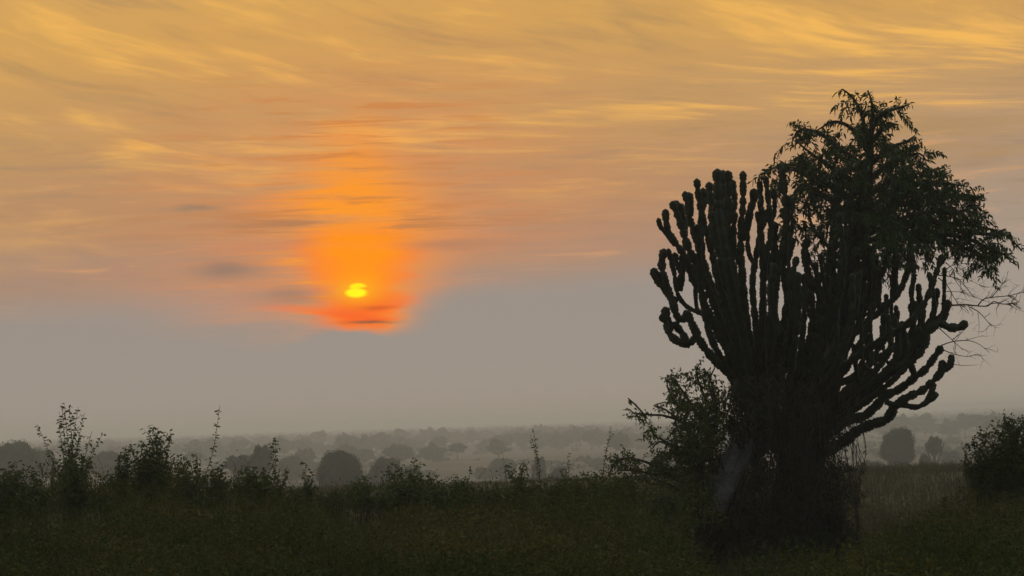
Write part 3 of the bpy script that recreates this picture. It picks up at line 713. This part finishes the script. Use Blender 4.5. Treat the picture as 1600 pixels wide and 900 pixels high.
mb = MB()                                                   # tall grass of the open rise beyond the thicket
gg = np.random.default_rng(6)
n = 90000
Y = 36 + gg.uniform(0, 1, n) ** 1.5 * 150; hw_ = Y * .25 + 3; X_ = gg.uniform(-1, 1, n) * hw_
pt = np.stack([X_, Y, terrain(X_, Y) - .03], 1)
tuft = lump(X_ * 1.3, Y * .9)
gh = np.where(X_ > .085 * Y, .30, .16)
blades(mb, pt, (gh * (1 + .6 * tuft) + gg.uniform(0, .30, n) * gh / .3).clip(.1), .010 + Y * .00016, 1.0, gg)
n = 9000; Y = 44 + gg.uniform(0, 1, n) * 110; X_ = gg.uniform(.05, .3, n) * Y; kk = lump(X_ * .9 + 3, Y * .25) > .25; X_, Y = X_[kk], Y[kk]; n = len(X_)
c_ = np.stack([X_, Y, terrain(X_, Y)], 1); c_ = np.repeat(c_, 8, 0) + gg.normal(size=(n * 8, 3)) * (.22, .22, .16) + (0, 0, .22)
leaves(mb, c_, gg.normal(size=c_.shape) + (0, 0, .4), gg.uniform(.05, .11, len(c_)), gg.uniform(.02, .04, len(c_)), rg=gg)
mb.v += stalks.v; mb.f4 += [f + mb.n for f in stalks.f4]; mb.f3 += [f + mb.n for f in stalks.f3]; mb.n += stalks.n
o = mb.build('grass', M_grass); tag(o, kind='stuff')

def shrub(name, label, cat, px, Y, top, half_w, stems, leaf_len, leaf_w, dense, seed, material=M_leaf3, group=None, droop=.2, base_y=None, twl=.22, r0=.012, drop=60, lean=0):
    """a shrub rooted on the ground at photo column px, reaching the photo row top; half width and drop in photo pixels"""
    rg = np.random.default_rng(seed)
    if Y < 35: Y, leaf_len, leaf_w, twl = Y + 9.0, leaf_len * 1.3, leaf_w * 1.35, twl * 1.3
    b = P(px, top, Y); zg = float(terrain(b[0], Y)); ht = b[2] - zg
    k_ = Y / FPX; b[0] -= lean * k_; base = np.array([b[0], Y, zg]); root = thing(name, label, cat, base, group)
    w = half_w * k_; vis = (790 - top) * k_; wood, leaf = MB(), MB()
    order = rg.permutation(stems)
    for k in range(stems):
        f = ((k + .5) / stems * 2 - 1) + rg.normal() * .10
        dz_ = drop * k_ * rg.uniform(0, 1) ** .8 * (.35 + abs(f)) if order[k] != 0 else 0
        if order[k] == 0: f *= .4
        hh = ht - dz_
        e = np.array([f * w + lean * k_, rg.normal() * w * .4, hh])
        fl = max(.1, 1 - (vis * .95) / ht)                 # where the fan opens
        q = spline([(f * w * .05, 0, 0), (f * w * .2 + rg.normal() * .03, e[1] * .3, ht * fl), (e[0] * .62 + rg.normal() * .03, e[1] * .8, ht * fl + (hh - ht * fl) * .55), e], .03) + base
        tube(wood, q, np.linspace(r0, .0025, len(q)), 5)
        zz = q[:, 2]; i0 = int(np.searchsorted(zz, zg + ht * fl * .92)); n = len(q)
        for i in range(i0, n - 1, max(1, int(round(1.6 / dense)))):
            fr = (i - i0) / max(1, n - i0)
            d = unit(np.array([rg.normal(), rg.normal(), rg.normal() * .5 + .75])); l_ = rg.uniform(.4, 1.15) * twl * (1.15 - .8 * fr)
            twig(wood, leaf, [q[i], q[i] + d * l_ * .5, q[i] + d * l_ + (0, 0, l_ * .15)], .0035, leaf_len, leaf_w, leaf_len * .5, droop=droop, rg=rg, start=.3)
        tp = q[int(n * .6):]; twig(wood, leaf, tp[::4] if len(tp) > 12 else [tp[0], tp[len(tp) // 2], tp[-1]], .003, leaf_len, leaf_w, leaf_len * .6, droop=droop, rg=rg)
    wood.build('stems', M_bark, root, origin=base); leaf.build('foliage', material, root, origin=base)
    return root

shrub('shrub', 'tall open shrub with small leaves on upright stems at the left end of the thicket', 'shrub', 108, 27, 628, 48, 9, .05, .026, .6, 21, twl=.13, drop=50)
shrub('shrub', 'leafy dark bush with pointed top just right of the tall open shrub', 'shrub', 235, 28, 668, 50, 11, .06, .026, 1.3, 22, twl=.22)
shrub('shrub', 'low bush cut by the left edge of the view', 'shrub', 10, 25, 722, 60, 8, .05, .025, 1.2, 23)
shrub('sapling', 'single thin stem with a tuft of leaves at its tip above the thicket', 'sapling', 343, 27, 633, 9, 1, .05, .024, .25, 24, twl=.07, r0=.009, lean=28)
shrub('shrub', 'small leafy shrub at the foot of the single thin stem', 'shrub', 300, 27, 708, 30, 7, .05, .026, 1.0, 25, twl=.14)
shrub('shrub', 'small airy shrub with a spike of leaves left of the round dome tree', 'shrub', 432, 28, 686, 26, 5, .05, .022, .7, 26, twl=.10)
shrub('shrub', 'short dark bush in the dip of the thicket in front of the round dome tree', 'shrub', 480, 28, 722, 22, 6, .05, .026, 1.0, 27, twl=.14)
shrub('shrub', 'rounded bush with upright shoots on the thicket right of the dome tree', 'shrub', 634, 29, 720, 46, 9, .05, .026, 1.2, 28)
shrub('sapling', 'short sprig with reddish leaves leaning right above the middle of the thicket', 'sapling', 738, 28, 728, 10, 2, .05, .022, .5, 29, twl=.08, lean=18)
shrub('sapling', 'tall thin weed stem with sparse leaves in the middle of the view', 'sapling', 832, 29, 672, 9, 2, .04, .018, .4, 30, twl=.06, r0=.008, lean=-10)
shrub('shrub', 'bushy clump around the foot of the tall thin weed stem', 'shrub', 815, 29, 722, 34, 8, .045, .024, 1.1, 31, twl=.15)
shrub('sapling', 'crooked sprig with few drooping leaves between the thin weed and the big tree', 'sapling', 880, 29, 712, 24, 4, .045, .020, .4, 32, twl=.10)
shrub('sapling', 'slender curved stem with tiny leaves left of the leaning leafy shrub', 'sapling', 958, 33, 668, 10, 2, .045, .02, .4, 33, twl=.08, lean=24)
shrub('shrub', 'low leafy bush in front of the hazy trees left of the big tree', 'shrub', 925, 32, 740, 34, 8, .05, .024, 1.0, 34, twl=.15)
shrub('shrub', 'large dense dark bush cut by the right edge of the view', 'shrub', 1612, 31, 648, 100, 48, .05, .03, 2.4, 35, twl=.34, drop=85)
shrub('shrub', 'lower leafy bush in front of the large dark bush at the right edge', 'shrub', 1540, 31, 690, 42, 18, .05, .03, 1.8, 36, twl=.22)
shrub('sapling', 'small upright sprig with level leaves left of the large dark right-hand bush', 'sapling', 1510, 31, 690, 12, 3, .05, .02, .7, 37, twl=.08)
shrub('shrub', 'thin brown tangled bush in the grass right of the creeper-covered trunk', 'shrub', 1335, 42, 716, 36, 8, .045, .018, .7, 38, material=M_leaf2, twl=.2)

shrub('shrub', 'dense rounded bush at the foot of the tall open shrub', 'shrub', 118, 26, 702, 40, 10, .05, .026, 1.1, 41, twl=.18)
shrub('shrub', 'low dark bush between the tall open shrub and the pointed bush', 'shrub', 185, 28, 700, 26, 8, .05, .025, 1.1, 42, twl=.16)
shrub('shrub', 'low spreading bush between the thin stem and the airy shrub with a spike', 'shrub', 385, 28, 728, 34, 8, .05, .025, 1.0, 43, twl=.16)
shrub('shrub', 'low bush with drooping tips under the short reddish sprig', 'shrub', 745, 30, 752, 50, 10, .045, .024, 1.0, 44, twl=.15)
shrub('shrub', 'low mounded bush in front of the dome tree on its right side', 'shrub', 572, 28, 744, 40, 9, .045, .024, 1.0, 45, twl=.15)
shrub('shrub', 'dark low bush at the left foot of the creeper-covered trunk', 'shrub', 1045, 36, 766, 50, 10, .05, .026, 1.0, 46, twl=.2)

sr = random.Random(8)
for i in range(26):
    px_ = -40 + 1110 * (i + sr.uniform(-.4, .4)) / 26
    pt_ = float(np.interp(px_, prof_x, prof_y)) - sr.uniform(2, 24)
    shrub('bush', 'low dark leafy bush among its like along the top edge of the thicket', 'bush', px_, 30 + sr.uniform(-3, 2), pt_, sr.uniform(22, 46), sr.randint(7, 11), .05, .028, 1.3, 100 + i,
          group='low bushes along the top of the thicket', twl=sr.uniform(.14, .22), drop=sr.uniform(30, 60))

# ------------------------------------------------------------------ trees on the misty plain
def crown_mesh(name, seed, faces, cl, rxy=1.0, flat=.8, lumps=.28, mtl=M_far):
    """rounded crown: uneven lumpy body plus leaf clumps standing off it; unit radius"""
    rg = np.random.default_rng(seed); mb = MB()
    nu, nv = 26, 14
    def rad(d):
        return np.array([1 + lumps * (mnoise.noise(Vector(q) * 1.7 + Vector((seed * 3.1, 0, 0))) + .55 * mnoise.noise(Vector(q) * 4.1 + Vector((0, seed, 0)))) for q in d])
    th = np.linspace(0, 2 * math.pi, nu, endpoint=False); ph = np.linspace(-math.pi / 2, math.pi / 2, nv)
    T, Ph = np.meshgrid(th, ph); d = np.stack([np.cos(Ph) * np.cos(T), np.cos(Ph) * np.sin(T), np.sin(Ph)], -1).reshape(-1, 3)
    sc = np.array([rxy, rxy, flat])
    bot = lambda v: np.where(v[:, 2:3] < 0, v * np.array([1, 1, .8]), v)
    v = bot(d * (rad(d) * .88)[:, None]) * sc
    i, j = np.meshgrid(np.arange(nv - 1), np.arange(nu), indexing='ij'); i = i.ravel(); j = j.ravel(); j2 = (j + 1) % nu
    mb.add(v, np.stack([i * nu + j, i * nu + j2, (i + 1) * nu + j2, (i + 1) * nu + j], 1))
    d = unit(rg.normal(size=(faces, 3)))
    c = bot(d * (rad(d) * rg.uniform(.84, .96, faces))[:, None]) * sc
    quads(mb, c, cl * rg.uniform(.6, 1.3, faces), rg)
    return mb.mesh(name, mtl)
def trunk_mesh(name, seed):
    rg = np.random.default_rng(seed); mb = MB()
    q = spline([(0, 0, 0), (.02, 0, .35), (.0, .03, .8), (.05, 0, 1.25)], .08); tube(mb, q, np.linspace(.085, .05, len(q)), 7)
    for a in (0.4, 2.3, 4.4):
        q = spline([(.01, 0, .62), (.25 * math.cos(a), .25 * math.sin(a), .85), (.5 * math.cos(a), .5 * math.sin(a), 1.2)], .08); tube(mb, q, np.linspace(.045, .02, len(q)), 5)
    return mb.mesh(name, M_bark)
trunkm = trunk_mesh('trunk', 1)
near_cr = [crown_mesh('crown', s_, 11000, .026, 1.0, f_, l_) for s_, f_, l_ in ((7, .80, .22), (2, .9, .42), (3, .72, .45), (4, 1.0, .55))]
far_cr = [crown_mesh('crown', s_ + 20, 900, .10, 1.0, f_, l_) for s_, f_, l_ in ((1, .62, .7), (2, .8, .8), (3, .7, .9), (4, .55, .6), (5, .95, .9), (6, .66, .75))]

def plain_tree(px, top, wpx, Y, crown, label, group=None, hpx=None, name='tree', low=False, cat='tree'):
    """tree on the plain whose crown tops out at the photo row top, wpx wide at distance Y"""
    w = wpx / 2 * Y / FPX
    tp_ = P(px, top, Y); zg = float(terrain(tp_[0], Y)) - .15; ht = max(tp_[2] - zg, w * .9)
    vert = (hpx or wpx * .85) / 2 * Y / FPX
    vert = min(vert, ht * .5) if not low else ht * .52
    root = thing(name, label, cat, (tp_[0], Y, zg), group)
    c = bpy.data.objects.new('crown', crown); scene.collection.objects.link(c); c.parent = root
    fl = 0.8
    c.location = (0, 0, ht - vert * .97); c.scale = (w, w, vert / fl); c.rotation_euler = (0, 0, random.uniform(0, 6.28))
    k = bpy.data.objects.new('trunk', trunkm); scene.collection.objects.link(k); k.parent = root
    h = max(.3, (ht - vert)); k.scale = (max(w, h * .6) * .9, max(w, h * .6) * .9, h / 1.1)
    return root

plain_tree(530, 704, 78, 330, near_cr[0], 'large round dome-shaped tree, darkest on the misty plain, above the dip of the thicket', hpx=84)
plain_tree(408, 699, 38, 400, near_cr[1], 'dark round tree on the plain left of the large dome-shaped tree', hpx=46)
plain_tree(372, 709, 46, 430, near_cr[2], 'low wide dark tree touching the left side of the smaller round tree on the plain', hpx=34)
plain_tree(26, 700, 88, 440, near_cr[3], 'broad dark tree on the plain at the left edge behind the open shrub', hpx=60)
plain_tree(66, 706, 50, 520, near_cr[1], 'paler tree on the plain beside the broad dark tree at the left edge', hpx=44)
plain_tree(165, 702, 60, 560, near_cr[2], 'hazy spreading tree behind the gap between the two left shrubs', hpx=50)
plain_tree(455, 713, 44, 620, near_cr[0], 'pale hazy tree between the dark round tree and the large dome tree', hpx=40)
plain_tree(602, 722, 62, 420, near_cr[3], 'greenish low tree just right of the large dome-shaped tree', hpx=44)
plain_tree(642, 734, 40, 400, near_cr[1], 'small low tree behind the rounded bush right of the dome tree', hpx=40, name='bush', cat='bush', low=True)
plain_tree(785, 716, 46, 640, near_cr[0], 'hazy grey tree on the plain behind the bushy clump in the middle', hpx=44)
plain_tree(758, 728, 38, 640, near_cr[2], 'low hazy tree adjoining the left side of the grey tree in the middle', hpx=30)
plain_tree(842, 716, 24, 480, near_cr[1], 'small dark tree behind the tall thin weed stem', hpx=40)
plain_tree(872, 726, 38, 380, near_cr[2], 'dark squat bush on the plain behind the crooked sprig', hpx=40, name='bush', cat='bush', low=True)
plain_tree(1402, 673, 58, 400, near_cr[1], 'big grey lumpy-crowned tree in the mist right of the candelabra tree', hpx=58)
plain_tree(1459, 684, 28, 440, near_cr[1], 'small slim tree right of the big grey lumpy-crowned tree', hpx=30)
plain_tree(1444, 709, 27, 380, near_cr[0], 'dark little bush below the slim tree on the right', hpx=34, name='bush', cat='bush', low=True)
plain_tree(1484, 703, 30, 560, near_cr[2], 'pale low tree right of the slim tree', hpx=28)
plain_tree(1554, 648, 40, 1050, near_cr[2], 'wide flat-crowned hazy tree behind the large dark bush at right', hpx=28)
plain_tree(1478, 735, 40, 300, near_cr[1], 'faint low bush at the top of the grassy rise right of the candelabra tree', hpx=20, name='bush', cat='bush', low=True)
plain_tree(1360, 728, 50, 330, near_cr[3], 'faint low thicket bush between the trunk and the big grey tree', hpx=26, name='bush', cat='bush', low=True)

hor = lambda x: 684 - .031 * x
rt = random.Random(3)
grp = 'trees in the misty line across the plain'
for (dist, n, tw) in ((880, 40, 36), (1250, 96, 30), (1650, 150, 26)):
    for i in range(n):
        px = -60 + 1720 * (i + rt.uniform(-.55, .55)) / n
        Y = dist * rt.uniform(.94, 1.08)
        # clumps and gaps along the line
        if rt.random() > (.45 if dist < 1000 else .95) + .3 * math.sin(px * .012 + dist * .7): continue
        w = tw * rt.uniform(.65, 1.35)
        zg = float(terrain((px - 800) / FPX * Y, Y)); hgt = rt.uniform(5.0, 8.5) if dist < 1200 else rt.uniform(7.0, 11.5)
        ptop = hor(px) + (CAM[2] - zg - hgt) / Y * FPX
        plain_tree(px, ptop, w, Y, rt.choice(far_cr), 'pale round-crowned tree in the misty line of trees across the plain', grp, hpx=w * .8)

# far woodland fading into the haze, and low scrub dotted over the plain: too many to count
mb = MB(); wg = np.random.default_rng(9)
def blobs(mb, X, Y, wd, ht, per, cl):
    z = terrain(X, Y); n = len(X)
    d = unit(wg.normal(size=(n, per, 3))); d[..., 2] = np.abs(d[..., 2]) * 1.0 - .15
    r_ = wg.uniform(.75, 1.1, (n, per, 1))
    c = np.stack([X, Y, z + ht * .5], 1)[:, None] + d * r_ * np.stack([wd / 2, wd / 2, ht * .55], 1)[:, None]
    quads(mb, c.reshape(-1, 3), (cl[:, None] * wg.uniform(.6, 1.4, (n, per))).ravel(), wg)
n = 4200
Y = 1900 + wg.uniform(0, 1, n) ** 1.3 * 3300; X_ = wg.uniform(-.27, .27, n) * Y
ht = wg.uniform(5, 9, n); wd = wg.uniform(7, 15, n)
blobs(mb, X_, Y, wd, ht, 46, wd * .22)
o = mb.build('woodland', M_far); tag(o, kind='stuff')
mb = MB(); n = 2600
Y = 420 + wg.uniform(0, 1, n) ** .8 * 1500; X_ = wg.uniform(-.27, .27, n) * Y
k = (lump(X_ * .03, Y * .012) + wg.normal(size=n) * .35) > .1; X_, Y = X_[k], Y[k]; n = len(X_)
ht = wg.uniform(.8, 2.6, n); wd = wg.uniform(2, 7, n)
blobs(mb, X_, Y, wd, ht, 40, wd * .16)
o = mb.build('scrub', M_far); tag(o, kind='stuff')
